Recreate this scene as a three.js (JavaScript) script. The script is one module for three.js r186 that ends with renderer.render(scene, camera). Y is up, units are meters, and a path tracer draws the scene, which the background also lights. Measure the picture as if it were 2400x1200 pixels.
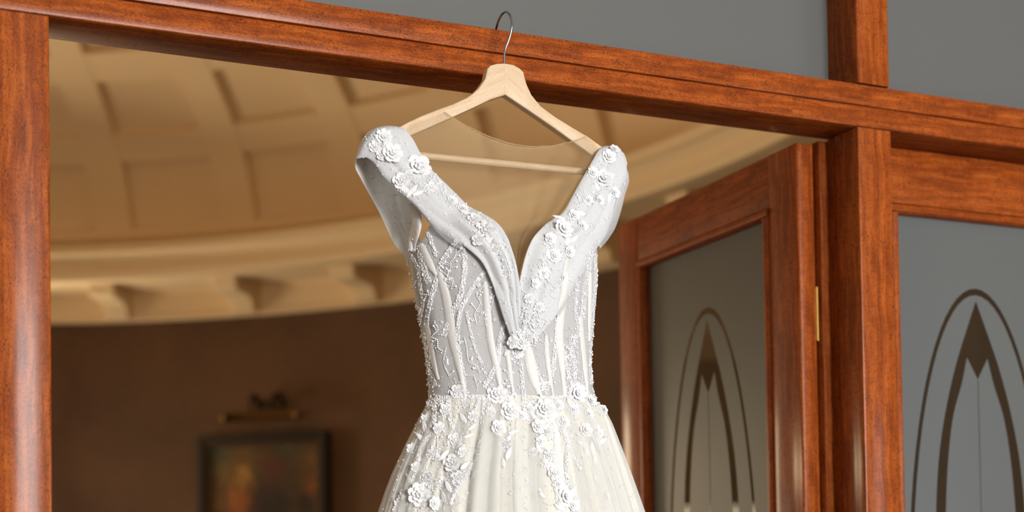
import * as THREE from 'three';
import { mergeGeometries, mergeVertices, toCreasedNormals } from 'three/addons/utils/BufferGeometryUtils.js';
import { RectAreaLightUniformsLib } from 'three/addons/lights/RectAreaLightUniformsLib.js';
import { MeshBVH } from 'three-mesh-bvh';

// ---------------------------------------------------------------- camera, sky, light, exposure
const scene = new THREE.Scene();
const F = 3500, CAM = new THREE.Vector3(0, 1.25, 2.45);           // focal length in pixels, eye
const RIGHT = new THREE.Vector3(0.90329965, -0.01599162, 0.42871203);
const UPV = new THREE.Vector3(0.00156429, 0.99942115, 0.03398397);
const FWD = new THREE.Vector3(0.42900733, 0.03002708, -0.9028018);
const camera = new THREE.PerspectiveCamera(2 * Math.atan(1200 / F) * 180 / Math.PI, 1, 0.05, 60);
camera.setViewOffset(2400, 2400, 0, 0, 2400, 1200);               // the picture is the upper half of a taller frame
camera.position.copy(CAM);
camera.quaternion.setFromRotationMatrix(new THREE.Matrix4().makeBasis(RIGHT, UPV, FWD.clone().negate()));
camera.focus = 2.66;
camera.userData.fStop = camera.getFocalLength() / 1000 / 0.024;
camera.updateMatrixWorld();
scene.add(camera);

scene.background = new THREE.Color().setRGB(0.32, 0.37, 0.42);
RectAreaLightUniformsLib.init();
function windowLight(name, color, intensity, w, h, at, look) {
  const l = new THREE.RectAreaLight(new THREE.Color().setRGB(...color), intensity, w, h);
  l.position.set(...at); l.lookAt(...look); l.name = name; scene.add(l); return l;
}
// daylight entering by the windows behind the camera, on the right, and by the window of the round room
windowLight('garden_window_daylight', [1.0, 0.98, 0.97], 46, 2.7, 2.5, [2.35, 2.15, 9.93], [2.35, 2.15, 0]);
windowLight('side_window_daylight', [0.90, 0.96, 1.0], 8, 1.4, 1.2, [3.64, 1.15, 2.6], [0, 1.15, 2.6]);
const ROUND_WINDOWS = [[-27, -5, 4, 0.12, 1.62], [4, 24, 20, 1.0, 2.2]];                        // from, to in degrees round the axis of the domed room; brightness (curtained, open), sill, head
for (const [a, b, strength, sill, top] of ROUND_WINDOWS) {
  const m = (a + b) / 360 * Math.PI, h = (b - a) / 360 * Math.PI, x = -0.7668 + 4.5 * Math.sin(m), z = -2.6184 - 4.5 * Math.cos(m);
  windowLight('round_room_window_daylight', [1.0, 0.78, 0.50], strength, 2 * 4.5 * Math.sin(h), top - sill - 0.04, [x, (sill + top) / 2, z], [-0.7668, (sill + top) / 2, -2.6184]);
}

const renderer = new THREE.WebGLRenderer();
renderer.toneMapping = THREE.LinearToneMapping;
renderer.toneMappingExposure = 1.0;
renderer.shadowMap.enabled = true;

// ---------------------------------------------------------------- helpers
let seed = 20240611;
const rnd = () => { seed = (seed * 1664525 + 1013904223) >>> 0; return seed / 4294967296; };
const rr = (a, b) => a + (b - a) * rnd();
const V3 = (x, y, z) => new THREE.Vector3(x, y, z);
const lerp = (a, b, t) => a + (b - a) * t;
const clamp = (x, a, b) => Math.min(b, Math.max(a, x));
function interp(table, x) {                                       // piecewise linear [[x, y], ...]
  if (x <= table[0][0]) return table[0][1];
  for (let i = 1; i < table.length; i++) if (x <= table[i][0]) return lerp(table[i - 1][1], table[i][1], (x - table[i - 1][0]) / (table[i][0] - table[i - 1][0]));
  return table[table.length - 1][1];
}
const ray = (px, py) => RIGHT.clone().multiplyScalar((px - 1200) / F).addScaledVector(UPV, -(py - 1200) / F).add(FWD);
const onZ = (px, py, z) => { const d = ray(px, py); return CAM.clone().addScaledVector(d, (z - CAM.z) / d.z); };
const toPx = (p) => { const q = p.clone().sub(CAM), w = q.dot(FWD); return [1200 + F * q.dot(RIGHT) / w, 1200 - F * q.dot(UPV) / w]; };

const used = {};
function numbered(name) { used[name] = (used[name] ?? -1) + 1; return used[name] ? name + '_' + String(used[name]).padStart(3, '0') : name; }
function tag(o, label, category, group) { o.userData.label = label; if (category) o.userData.category = category; if (group) o.userData.group = group; return o; }
function shadow(m) { m.castShadow = true; m.receiveShadow = true; return m; }
function thing(name, at, label, category, group) { const g = new THREE.Group(); g.name = numbered(name); g.position.set(...at); scene.add(g); return tag(g, label, category, group); }
function struct(name, geometry, material, label, category) {
  const m = geometry ? shadow(new THREE.Mesh(geometry, material)) : new THREE.Group();
  m.name = numbered(name); m.userData.kind = 'structure'; tag(m, label, category); scene.add(m); return m;
}
// a part: geometry in the parent's own axes
function part(parent, name, geometry, material, label) { const m = shadow(new THREE.Mesh(geometry, material)); m.name = name; if (label) m.userData.label = label; parent.add(m); return m; }
// a part whose geometry is given in world axes (its thing is not turned)
function wpart(parent, name, geometry, material, label) {
  const o = V3(); for (let p = parent; p && p !== scene; p = p.parent) o.add(p.position);
  geometry.translate(-o.x, -o.y, -o.z); return part(parent, name, geometry, material, label);
}
function grid(nu, nv, fn, closeU = false) {                      // surface fn(u, v) -> Vector3, uv in 0..1 or given in metres by fn.uv
  const pos = [], uv = [], idx = [];
  for (let j = 0; j <= nv; j++) for (let i = 0; i <= nu; i++) { const p = fn(i / nu, j / nv); pos.push(p.x, p.y, p.z); uv.push(...(p.uv ?? [i / nu, j / nv])); }
  for (let j = 0; j < nv; j++) for (let i = 0; i < nu; i++) { const a = j * (nu + 1) + i, b = a + 1, c = a + nu + 1, d = c + 1; idx.push(a, b, d, a, d, c); }
  const g = new THREE.BufferGeometry();
  g.setAttribute('position', new THREE.Float32BufferAttribute(pos, 3)); g.setAttribute('uv', new THREE.Float32BufferAttribute(uv, 2)); g.setIndex(idx);
  g.computeVertexNormals();
  if (closeU) { const n = g.attributes.normal; for (let j = 0; j <= nv; j++) { const a = j * (nu + 1), b = a + nu; const s = V3(n.getX(a) + n.getX(b), n.getY(a) + n.getY(b), n.getZ(a) + n.getZ(b)).normalize(); n.setXYZ(a, s.x, s.y, s.z); n.setXYZ(b, s.x, s.y, s.z); } }
  return g;
}
function thick(g, nu, nv, t) {                                    // cloth of thickness t from a grid
  const p = g.attributes.position, n = g.attributes.normal, u = g.attributes.uv, N = p.count, pos = [], uv = [], idx = [...g.index.array];
  for (let s = 0; s < 2; s++) for (let i = 0; i < N; i++) { pos.push(p.getX(i) - s * t * n.getX(i), p.getY(i) - s * t * n.getY(i), p.getZ(i) - s * t * n.getZ(i)); uv.push(u.getX(i), u.getY(i)); }
  for (let k = 0; k < g.index.count; k += 3) idx.push(g.index.array[k] + N, g.index.array[k + 2] + N, g.index.array[k + 1] + N);
  const rim = (a, b) => idx.push(a, a + N, b, b, a + N, b + N);
  for (let i = 0; i < nu; i++) { rim(i, i + 1); rim(nv * (nu + 1) + i + 1, nv * (nu + 1) + i); }
  for (let j = 0; j < nv; j++) { rim((j + 1) * (nu + 1), j * (nu + 1)); rim(j * (nu + 1) + nu, (j + 1) * (nu + 1) + nu); }
  const o = new THREE.BufferGeometry(); o.setAttribute('position', new THREE.Float32BufferAttribute(pos, 3)); o.setAttribute('uv', new THREE.Float32BufferAttribute(uv, 2)); o.setIndex(idx); o.computeVertexNormals(); return o;
}
// a bar of rounded rectangular section; uv in metres, u along the grain
function bar(x0, x1, y0, y1, z0, z1, axis = 'y', r = 0.003) {
  const lo = [x0, y0, z0], hi = [x1, y1, z1], k = 'xyz'.indexOf(axis), a = (k + 1) % 3, b = (k + 2) % 3;
  const A = hi[a] - lo[a], B = hi[b] - lo[b], R = Math.min(r, A / 2.2, B / 2.2), ring = [];
  const corner = (ca, cb, s) => { for (let i = 0; i <= 3; i++) { const t = s + i * Math.PI / 6; ring.push([ca + R * Math.cos(t), cb + R * Math.sin(t)]); } };
  corner(hi[a] - R, hi[b] - R, 0); corner(lo[a] + R, hi[b] - R, Math.PI / 2); corner(lo[a] + R, lo[b] + R, Math.PI); corner(hi[a] - R, lo[b] + R, 1.5 * Math.PI);
  const pos = [], uv = [], off = (x0 * 7.31 + y0 * 3.17 + z0 * 5.7) % 1; let run = off;
  const put = (q, c, w) => { const p = [0, 0, 0]; p[k] = c; p[a] = q[0]; p[b] = q[1]; pos.push(...p); uv.push(c + off, w); };
  for (let i = 0; i < ring.length; i++) {
    const p = ring[i], q = ring[(i + 1) % ring.length], d = Math.hypot(p[0] - q[0], p[1] - q[1]);
    put(p, lo[k], run); put(q, lo[k], run + d); put(q, hi[k], run + d); put(p, lo[k], run); put(q, hi[k], run + d); put(p, hi[k], run); run += d;
    const m = [(lo[a] + hi[a]) / 2, (lo[b] + hi[b]) / 2];
    put(m, hi[k], 0.02); put(p, hi[k], 0.03); put(q, hi[k], 0.04); put(m, lo[k], 0.02); put(q, lo[k], 0.03); put(p, lo[k], 0.04);
  }
  const g = new THREE.BufferGeometry(); g.setAttribute('position', new THREE.Float32BufferAttribute(pos, 3)); g.setAttribute('uv', new THREE.Float32BufferAttribute(uv, 2));
  return toCreasedNormals(g, 0.7);
}
const catmull = (pts) => new THREE.CatmullRomCurve3(pts, false, 'centripetal');

// ---------------------------------------------------------------- computed textures
function lattice(n, s) { let t = s >>> 0; const a = new Float32Array(n); for (let i = 0; i < n; i++) { t = (t * 1664525 + 1013904223) >>> 0; a[i] = t / 4294967296; } return a; }
function tileNoise(nx, ny, s) {                                   // smooth noise that repeats every 1 in x and y
  const a = lattice(nx * ny, s);
  return (x, y) => { x = ((x % 1) + 1) % 1 * nx; y = ((y % 1) + 1) % 1 * ny; const i = Math.floor(x), j = Math.floor(y); let f = x - i, g = y - j; f = f * f * (3 - 2 * f); g = g * g * (3 - 2 * g); const A = (p, q) => a[(q % ny) * nx + (p % nx)]; return lerp(lerp(A(i, j), A(i + 1, j), f), lerp(A(i, j + 1), A(i + 1, j + 1), f), g); };
}
function dataTexture(w, h, fn, srgb) {
  const d = new Uint8Array(w * h * 4);
  for (let y = 0; y < h; y++) for (let x = 0; x < w; x++) { const c = fn(x / w, y / h); const k = (y * w + x) * 4; for (let i = 0; i < 3; i++) d[k + i] = clamp(Math.round(c[i]), 0, 255); d[k + 3] = 255; }
  const t = new THREE.DataTexture(d, w, h); t.magFilter = THREE.LinearFilter; t.minFilter = THREE.LinearMipmapLinearFilter; t.wrapS = t.wrapT = THREE.RepeatWrapping; if (srgb) t.colorSpace = THREE.SRGBColorSpace; t.generateMipmaps = true; t.needsUpdate = true; return t;
}
const mix3 = (a, b, t) => [lerp(a[0], b[0], t), lerp(a[1], b[1], t), lerp(a[2], b[2], t)];
function woodTextures(cols, s, size, pore, mottle) {              // one tile = size metres; u along the grain
  const n1 = tileNoise(4, 48, s), n2 = tileNoise(8, 160, s + 1), n3 = tileNoise(24, 24, s + 2), n4 = tileNoise(110, 420, s + 3), n5 = tileNoise(260, 340, s + 4), n6 = tileNoise(6, 6, s + 5);
  const f = (x, y) => {
    const w = y + 0.02 * (n6(x, y) - 0.5);
    let v = 0.40 * n1(x, w) + 0.25 * n2(x, w) + mottle * (n3(x, y) - 0.5) + 0.16 * (n6(x, y) - 0.5) + 0.34 * (n5(x, y) - 0.5) + 0.18;
    const po = n4(x, w);
    return [clamp(v, 0, 1), po > 0.60 ? (po - 0.60) * pore * (0.4 + 1.2 * n3(y, x)) : 0];
  };
  const map = dataTexture(1024, 1024, (x, y) => { const [v, po] = f(x, y); const c = v < 0.5 ? mix3(cols[0], cols[1], v * 2) : mix3(cols[1], cols[2], v * 2 - 1); return mix3(c, cols[3], clamp(po, 0, 0.8)); }, true);
  const bump = dataTexture(512, 512, (x, y) => { const [v, po] = f(x, y); const q = 150 + 40 * v - 110 * po; return [q, q, q]; });
  for (const t of [map, bump]) t.repeat.set(1 / size, 1 / size);
  return { map, bump };
}
const mahogany = woodTextures([[88, 34, 9], [139, 65, 20], [180, 96, 36], [58, 21, 8]], 11, 0.34, 1.7, 0.14);
const beech = woodTextures([[184, 154, 118], [200, 174, 142], [208, 188, 160], [170, 136, 100]], 71, 0.24, 1.3, 0.06);

const SPEC = new THREE.Color().setRGB(1.0, 0.72, 0.45);
function woodMaterial(t, extra = {}) { return new THREE.MeshPhysicalMaterial({ map: t.map, bumpMap: t.bump, bumpScale: 0.00006, roughness: 0.55, specularIntensity: 0.2, specularColor: SPEC, ior: 1.5, clearcoat: 0.19, clearcoatRoughness: 0.16, ...extra }); }
const M = {
  wood: woodMaterial(mahogany),
  hanger: new THREE.MeshStandardMaterial({ map: beech.map, bumpMap: beech.bump, bumpScale: 0.00005, roughness: 0.5 }),
  steel: new THREE.MeshStandardMaterial({ color: new THREE.Color().setRGB(0.42, 0.41, 0.42), metalness: 1, roughness: 0.16 }),
  brass: new THREE.MeshStandardMaterial({ color: new THREE.Color().setRGB(0.40, 0.24, 0.06), metalness: 1, roughness: 0.45 }),
  frosted: new THREE.MeshPhysicalMaterial({ color: new THREE.Color().setRGB(0.125, 0.14, 0.143), clearcoat: 0.8, clearcoatRoughness: 0.36, transmission: 0.5, roughness: 0.97, thickness: 0, side: THREE.DoubleSide }),
  clear: new THREE.MeshPhysicalMaterial({ color: new THREE.Color().setRGB(0.50, 0.60, 0.54), transmission: 1, roughness: 0.03, thickness: 0, side: THREE.DoubleSide }),
};
const plasterBump = (() => { const a = tileNoise(40, 40, 5), b = tileNoise(150, 150, 6); return dataTexture(256, 256, (x, y) => { const q = 128 + 60 * (a(x, y) - 0.5) + 60 * (b(x, y) - 0.5); return [q, q, q]; }); })();
const plaster = (r, g, b, rough = 0.85) => new THREE.MeshStandardMaterial({ color: new THREE.Color().setRGB(r, g, b), roughness: rough, bumpMap: plasterBump, bumpScale: 0.0006, side: THREE.DoubleSide });
M.stucco = plaster(0.86, 0.68, 0.45);
M.stuccoDome = plaster(0.82, 0.64, 0.42);
M.roundWall = (() => {
  const a = tileNoise(9, 9, 91), b = tileNoise(40, 40, 92);
  const map = dataTexture(512, 512, (x, y) => { const q = 0.9 + 0.14 * (a(x, y) - 0.5) + 0.06 * (b(x, y) - 0.5); return [108 * q, 76 * q, 50 * q]; }, true);
  map.repeat.set(0.5, 0.5); return new THREE.MeshStandardMaterial({ map, roughness: 0.8, side: THREE.DoubleSide });
})();
M.nearWall = plaster(0.42, 0.38, 0.33);
M.nearCeiling = plaster(0.84, 0.82, 0.78);
M.floor = new THREE.MeshStandardMaterial({ color: new THREE.Color().setRGB(0.035, 0.028, 0.024), roughness: 0.95 });

// ---------------------------------------------------------------- the wooden partition
const TOP = 2.2154, GROOVE = 2.1713, SOFFIT = 2.1281, DEPTH = 0.1105;
const XL = 0.3577, XR0 = 1.9690, XR1 = 2.0560, XEND = 2.66;
{
  const head = struct('trim_1', null, null, 'long varnished mahogany head beam with a groove, over the open doorway', 'beam');
  // upper board: a front lip with a rebate behind it in which the transom glass stands
  part(head, 'top_board', mergeGeometries([bar(-1.2, 3.4, GROOVE + 0.0016, TOP, -0.009, 0, 'x', 0.0012), bar(-1.2, 3.4, GROOVE + 0.0012, TOP - 0.03, -DEPTH, -0.0085, 'x', 0.001)]), M.wood);
  part(head, 'lower_board', bar(-1.2, 1.8049, SOFFIT, GROOVE - 0.0014, -DEPTH, 0.0, 'x', 0.0025), M.wood);
  part(head, 'lower_board', bar(1.8054, 3.4, SOFFIT, GROOVE - 0.0014, -DEPTH, -0.0006, 'x', 0.0025), M.wood);
  part(head, 'groove_bed', bar(-1.2, 3.4, GROOVE - 0.003, GROOVE + 0.003, -DEPTH + 0.002, -0.0075, 'x', 0.0005), M.wood);
  struct('trim_2', bar(0.262, XL, 0, SOFFIT - 0.001, -DEPTH, -0.001, 'y', 0.004), M.wood, 'light mahogany doorpost standing free at the end without glass', 'post');
  const rp = struct('trim_3', null, null, 'mahogany doorpost between the open door and the glazed side panel', 'post');
  part(rp, 'post_body', bar(XR0, XR1, 0, SOFFIT - 0.002, -0.078, -0.0015, 'y', 0.003), M.wood);
  part(rp, 'door_rebate', bar(XR0 + 0.004, XR1, 0, SOFFIT - 0.002, -DEPTH, -0.0785, 'y', 0.002), M.wood);
  part(rp, 'door_stop', bar(1.9535, XR1, 0, SOFFIT - 0.004, -0.165, -DEPTH - 0.0005, 'y', 0.003), M.wood);
  const up = struct('trim_4', null, null, 'short mahogany post standing on the head beam between the transom panes', 'post');
  part(up, 'post_body', bar(1.974, 2.0565, TOP + 0.005, 2.79, -DEPTH, -0.003, 'y', 0.003), M.wood);
  struct('trim_5', bar(-1.2, 3.4, 2.79, 2.88, -DEPTH, 0, 'x', 0.003), M.wood, 'upper rail of the wooden partition above the transom panes', 'rail');
  struct('trim_6', bar(XEND, XEND + 0.09, 0, SOFFIT - 0.002, -DEPTH, -0.001, 'y', 0.003), M.wood, 'mahogany post closing the glazed side panel against the wall', 'post');
  // transom panes
  const pane = (x0, x1) => grid(1, 1, (u, v) => V3(lerp(x0, x1, u), lerp(TOP - 0.03, 2.79, v), -0.1));
  struct('window_1', pane(-1.2, 1.974), M.frosted, 'long frosted transom pane above the hanger and doorway', 'glass pane');
  struct('window_2', pane(2.0565, 3.4), M.frosted, 'frosted transom pane above the glazed side panel', 'glass pane');
}
// outline of the clear pattern cut into the frosted glass, about x = 0; it is its own mirror image about y = 1.1
function glassPattern(gx0, gx1, gy0, gy1) {
  const cy = 1.1, both = (pts) => { const right = pts.map(([x, y]) => [-x, y]).reverse(); const upper = [...pts, ...[]]; return { left: upper, right }; };
  const oval = (a, b, n = 72) => Array.from({ length: n }, (_, i) => [a * Math.sin(i / n * 2 * Math.PI), cy + b * Math.cos(i / n * 2 * Math.PI)]);
  const smooth = (pts) => { const c = catmull(pts.map(([x, y]) => V3(x, y, 0))); return c.getPoints(24).map((p) => [p.x, p.y]); };
  const outL = smooth([[0, 1.809], [-0.040, 1.717], [-0.063, 1.661], [-0.093, 1.567], [-0.117, 1.459], [-0.129, 1.341], [-0.136, 1.2], [-0.138, 1.1]]);
  const inL = smooth([[-0.030, 1.680], [-0.046, 1.623], [-0.072, 1.553], [-0.090, 1.459], [-0.101, 1.341], [-0.107, 1.2], [-0.109, 1.1]]);
  const close = (L, extra) => { const lowL = L.slice(0, -1).reverse().map(([x, y]) => [x, 2 * cy - y]); const left = [...L, ...lowL]; const r = left.slice().reverse().map(([x, y]) => [-x, y]); return { left, r }; };
  const o = close(outL), pointed = [...o.left, ...o.r.slice(1, -1)];
  const i = close(inL), inner = [[0, 1.632], ...i.left, [0, 2 * cy - 1.632], ...i.r];
  const e1 = oval(0.211, 0.737), e2 = oval(0.1995, 0.722);
  const shape = (pts, holes = []) => { const s = new THREE.Shape(pts.map(([x, y]) => new THREE.Vector2(x, y))); for (const h of holes) s.holes.push(new THREE.Path(h.map(([x, y]) => new THREE.Vector2(x, y)))); return new THREE.ShapeGeometry(s, 1); };
  const rect = [[gx0, gy0], [gx1, gy0], [gx1, gy1], [gx0, gy1]];
  return { frost: [shape(rect, [e1]), shape(e2, [pointed]), shape(inner)], clear: [shape(e1, [e2]), shape(pointed, [inner])], line: shape([[-0.0012, 0.57], [0.0012, 0.57], [0.0012, 1.63], [-0.0012, 1.63]]) };
}
// a glazed leaf in its own axes: x from 0 to w, face at z = 0, thickness towards +z (dir = 1) or -z (dir = -1)
function glazedLeaf(g, w, gx0, gx1, top, dir, mat, beadMat) {
  const t = 0.042, B = (x0, x1, y0, y1, z0, z1, ax, r) => bar(x0, x1, y0, y1, Math.min(z0 * dir, z1 * dir), Math.max(z0 * dir, z1 * dir), ax, r);
  const gy0 = 0.22, gy1 = 1.985, bw = 0.022;
  part(g, 'stile', B(0, gx0 - bw, 0.008, top, 0, t, 'y', 0.004), mat);
  part(g, 'stile', B(gx1 + bw, w, 0.008, top, 0, t, 'y', 0.004), mat);
  part(g, 'top_rail', B(gx0 - bw, gx1 + bw, gy1 + bw, top, 0.0008, t, 'x', 0.001), mat);
  part(g, 'bottom_rail', B(gx0 - bw, gx1 + bw, 0.008, gy0 - bw, 0.0008, t, 'x', 0.001), mat);
  for (const [x0, x1, y0, y1, ax] of [[gx0 - bw + 0.0015, gx0, gy0, gy1, 'y'], [gx1, gx1 + bw - 0.0015, gy0, gy1, 'y'], [gx0 - bw + 0.0015, gx1 + bw - 0.0015, gy1, gy1 + bw - 0.0015, 'x'], [gx0 - bw + 0.0015, gx1 + bw - 0.0015, gy0 - bw + 0.0015, gy0, 'x']])
    part(g, 'glazing_bead', B(x0, x1, y0, y1, -0.006, t + 0.006, ax, 0.008), beadMat);
  const pat = glassPattern(gx0 - (gx0 + gx1) / 2 - 0.004, gx1 - (gx0 + gx1) / 2 + 0.004, gy0 - 0.004, gy1 + 0.004), cx = (gx0 + gx1) / 2;
  for (const p of pat.frost) part(g, 'frosted_pane', p.translate(cx, 0, dir * 0.02), M.frosted, 'frosted piece of the glass');
  for (const p of pat.clear) part(g, 'clear_pane', p.translate(cx, 0, dir * 0.02), M.clear, 'clear pointed arch in the glass');
  part(g, 'etched_line', pat.line.translate(cx, 0, dir * 0.0194), M.clear);
}
{
  const door = struct('door_1', null, null, 'mahogany glazed door swung open into the round room', 'door');
  door.position.set(1.9064, 0, -0.1275); door.rotation.y = Math.atan2(0.9987, 0.0504);
  glazedLeaf(door, 0.845, 0.136, 0.711, 2.119, 1, M.wood, M.wood);
  for (const y of [1.757, 0.35]) {
    const h = part(door, 'hinge', mergeGeometries([new THREE.CylinderGeometry(0.0045, 0.0045, 0.115, 14).translate(0.006, y, 0.0475), new THREE.BoxGeometry(0.012, 0.11, 0.0015).translate(0.01, y, 0.043)]), M.brass, 'brass hinge');
    part(h, 'screw', new THREE.SphereGeometry(0.0035, 10, 8).translate(0.012, y - 0.03, 0.0425), M.brass); part(h, 'screw', new THREE.SphereGeometry(0.0035, 10, 8).translate(0.012, y + 0.03, 0.0425), M.brass);
  }
  const side = struct('window_3', null, null, 'fixed glazed side panel with pointed clear arch beside the doorpost', 'glazed panel');
  side.position.set(XR1 - 0.01, 0, -0.102);
  glazedLeaf(side, XEND + 0.01 - (XR1 - 0.01), 2.1535 - (XR1 - 0.01), 2.62 - (XR1 - 0.01), 2.1275, -1, M.wood, M.wood);
}
// ---------------------------------------------------------------- the round room
const CX = -0.7668, CZ = -2.6184, EYE = CAM.y, CUT = -0.113;
const polar = (az, R, y) => V3(CX + R * Math.sin(az), y, Math.min(CUT, CZ - R * Math.cos(az)));
const DEG = Math.PI / 180;
const AZ0 = -123.5 * DEG, AZ1 = 123.5 * DEG;
function ring(profile, az0, az1, n, uvs = 1) {                    // revolve [[R, height above the eye], ...]
  const gs = [];
  for (let k = 0; k + 1 < profile.length; k++) gs.push(grid(n, 1, (u, v) => { const R = lerp(profile[k][0], profile[k + 1][0], v), az = lerp(az0, az1, u); const p = polar(az, R, EYE + lerp(profile[k][1], profile[k + 1][1], v)); p.uv = [az * 4.4 * uvs, p.y * uvs]; return p; }));
  return mergeGeometries(gs);
}
const domeCurve = catmull([[4.52, 1.78], [4.47, 1.95], [4.33, 2.30], [4.22, 2.43], [3.98, 2.66], [3.82, 2.78], [3.35, 3.05], [2.4, 3.4], [1.2, 3.62], [0, 3.7]].map(([r, h]) => V3(r, h, 0)));
const domeAt = (h) => { let a = 0, b = 1; for (let i = 0; i < 40; i++) { const m = (a + b) / 2; if (domeCurve.getPoint(m).y < h) a = m; else b = m; } const p = domeCurve.getPoint(a), t = domeCurve.getTangent(a); return { R: p.x, h: p.y, nR: t.y, nh: -t.x }; };
const REC = 0.038;                                                // depth of the coffers
{
  const wallFar = struct('wall_far', null, null, 'curved brown wall of the round room behind the painting', 'wall');
  const bays = [], solid = (a, b) => bays.push(ring([[4.65, -1.25], [4.65, 1.45]], a, b, 30), ring([[4.85, 3.85], [4.85, -1.25]], a, b, 30));
  let from = AZ0;
  for (const [a, b, , sill, top] of ROUND_WINDOWS) { solid(from, a * DEG); from = b * DEG; bays.push(ring([[4.65, -1.25], [4.65, sill - EYE], [4.85, sill - EYE], [4.85, -1.25]], a * DEG, b * DEG, 12), ring([[4.85, 3.85], [4.85, top - EYE], [4.65, top - EYE], [4.65, 1.45]], a * DEG, b * DEG, 12)); }
  solid(from, AZ1);
  part(wallFar, 'wall_surface', mergeGeometries(bays), M.roundWall);
  const frz = struct('trim_7', null, null, 'pale stucco frieze and cornice running round the domed room', 'cornice');
  part(frz, 'frieze', ring([[4.65, 1.43], [4.615, 1.435], [4.61, 1.45], [4.62, 1.455], [4.62, 1.61]], AZ0, AZ1, 120), M.stucco);
  part(frz, 'cornice_moulding', ring([[4.62, 1.59], [4.60, 1.592], [4.59, 1.605], [4.26, 1.605], [4.225, 1.61], [4.215, 1.65], [4.222, 1.66], [4.225, 1.71], [4.2, 1.745], [4.18, 1.755], [4.18, 1.80], [4.58, 1.81]], AZ0, AZ1, 120), M.stucco);
  // scrolled brackets under the cornice, one to each rib
  const prof = []; for (const [r, h] of [[0, 0], [0, 0.15], [0.27, 0.15], [0.29, 0.12], [0.275, 0.085], [0.22, 0.08], [0.15, 0.075], [0.085, 0.05], [0.075, 0.02], [0.06, -0.004], [0.03, -0.012]]) prof.push(new THREE.Vector2(r, h));
  const bracket = new THREE.ExtrudeGeometry(new THREE.Shape(new THREE.SplineCurve(prof).getPoints(40)), { depth: 0.13, bevelEnabled: true, bevelSize: 0.012, bevelThickness: 0.012, bevelSegments: 2, steps: 1 }).translate(0, 0, -0.065);
  for (let k = -2; k <= 8; k++) {
    const az = (32.4 + 10 * k) * DEG; if (CZ - 4.62 * Math.cos(az) > CUT - 0.3) continue;
    const b = part(frz, 'bracket', bracket, M.stucco); const p = polar(az, 4.625, EYE + 1.462); b.position.copy(p); b.rotation.y = -az - Math.PI / 2;
  }
  const dome = struct('ceiling', null, null, 'pale coffered dome over the round room', 'ceiling');
  const H = [1.79, 1.955, 2.30, 2.432, 2.655, 2.772, 2.99, 3.09, 3.28, 3.36];   // ring, row, ring, row, ring, row, ring, row, ring
  const inner = (h) => { const d = domeAt(h); return [d.R, d.h]; }, back = (h) => { const d = domeAt(h); return [d.R + d.nR * REC, d.h + d.nh * REC]; };
  const HW = 1.4 * DEG;
  for (let j = 0; j + 1 < H.length; j += 2) {
    const a = H[j], b = H[j + 1], pr = [back(a), inner(a + 0.004)]; for (let i = 1; i < 4; i++) pr.push(inner(lerp(a, b, i / 4))); pr.push(inner(b - 0.004), back(b));
    part(dome, 'ring_rib', ring(pr, AZ0, AZ1, 120), M.stuccoDome);
  }
  for (let k = -15; k <= 9; k++) {
    const az = (32.7 + 10 * k) * DEG; if (CZ - 4.4 * Math.cos(az) > CUT - 0.1 || Math.abs(az) > 1.9) continue;
    const N = 20, hh = (v) => lerp(H[0], H[9], v);
    const strip = (f0, f1) => grid(1, N, (u, v) => { const h = hh(v), [a0, q0] = f0(h), [a1, q1] = f1(h); const w = u < 0.5 ? [a0, q0] : [a1, q1]; return polar(w[0], w[1][0] - 0.004, EYE + w[1][1]); });
    const L = (h) => [az - HW, inner(h)], R_ = (h) => [az + HW, inner(h)], LB = (h) => [az - HW - 0.002, back(h)], RB = (h) => [az + HW + 0.002, back(h)];
    part(dome, 'meridian_rib', mergeGeometries([strip(LB, L), strip(L, R_), strip(R_, RB)]), M.stuccoDome);
    for (let j = 1; j + 1 < H.length; j += 2) {                   // the sunk panel of each coffer to the right of this rib
      const a0 = az + HW - 0.004, a1 = az + 10 * DEG - HW + 0.004;
      part(dome, 'coffer_panel', grid(4, 4, (u, v) => { const q = back(lerp(H[j] - 0.01, H[j + 1] + 0.01, v)); return polar(lerp(a0, a1, u), q[0], EYE + q[1]); }), M.stuccoDome);
    }
  }
  const crown = []; for (let i = 0; i <= 10; i++) { const p = domeCurve.getPoint(lerp(0.72, 1, i / 10)); crown.push([p.x, p.y]); }
  part(dome, 'crown', ring([inner(3.355), ...crown.filter((q) => q[1] > 3.36)], AZ0, AZ1, 80), M.stuccoDome);
  part(dome, 'outer_shell', ring([[4.95, 3.85], [4.95, 1.4], [4.65, 1.4]], AZ0, AZ1, 60), M.stuccoDome);
  part(dome, 'roof', bar(-6.2, 4.7, 5.05, 5.15, -8.2, -0.1, 'x', 0.01), M.stuccoDome);
  struct('floor_001', bar(-6.2, 4.7, -0.1, 0, -8.2, 0, 'x', 0.005), M.floor, 'dark wooden floor of the round room', 'floor');
  // the windows of the round room, outside the picture
  ROUND_WINDOWS.forEach(([a, b, , sill, top], n) => {
    const win = struct('window_' + (4 + n), null, null, n ? 'round room window next to the painting wall' : 'round room window mirrored in the open door', 'window');
    const m = (a + b) / 2 * DEG, h = 4.72 * Math.sin((b - a) / 2 * DEG); win.position.copy(polar(m, 4.75, 0)); win.rotation.y = -m;
    for (const x of [-h, -0.03, h - 0.06]) part(win, 'mullion', bar(x, x + 0.06, sill, top, -0.03, 0.03, 'y', 0.004), M.wood);
    for (const y of [sill, top - 0.06]) part(win, 'window_rail', bar(-h, h, y, y + 0.06, -0.028, 0.028, 'x', 0.004), M.wood);
  });
}
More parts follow.
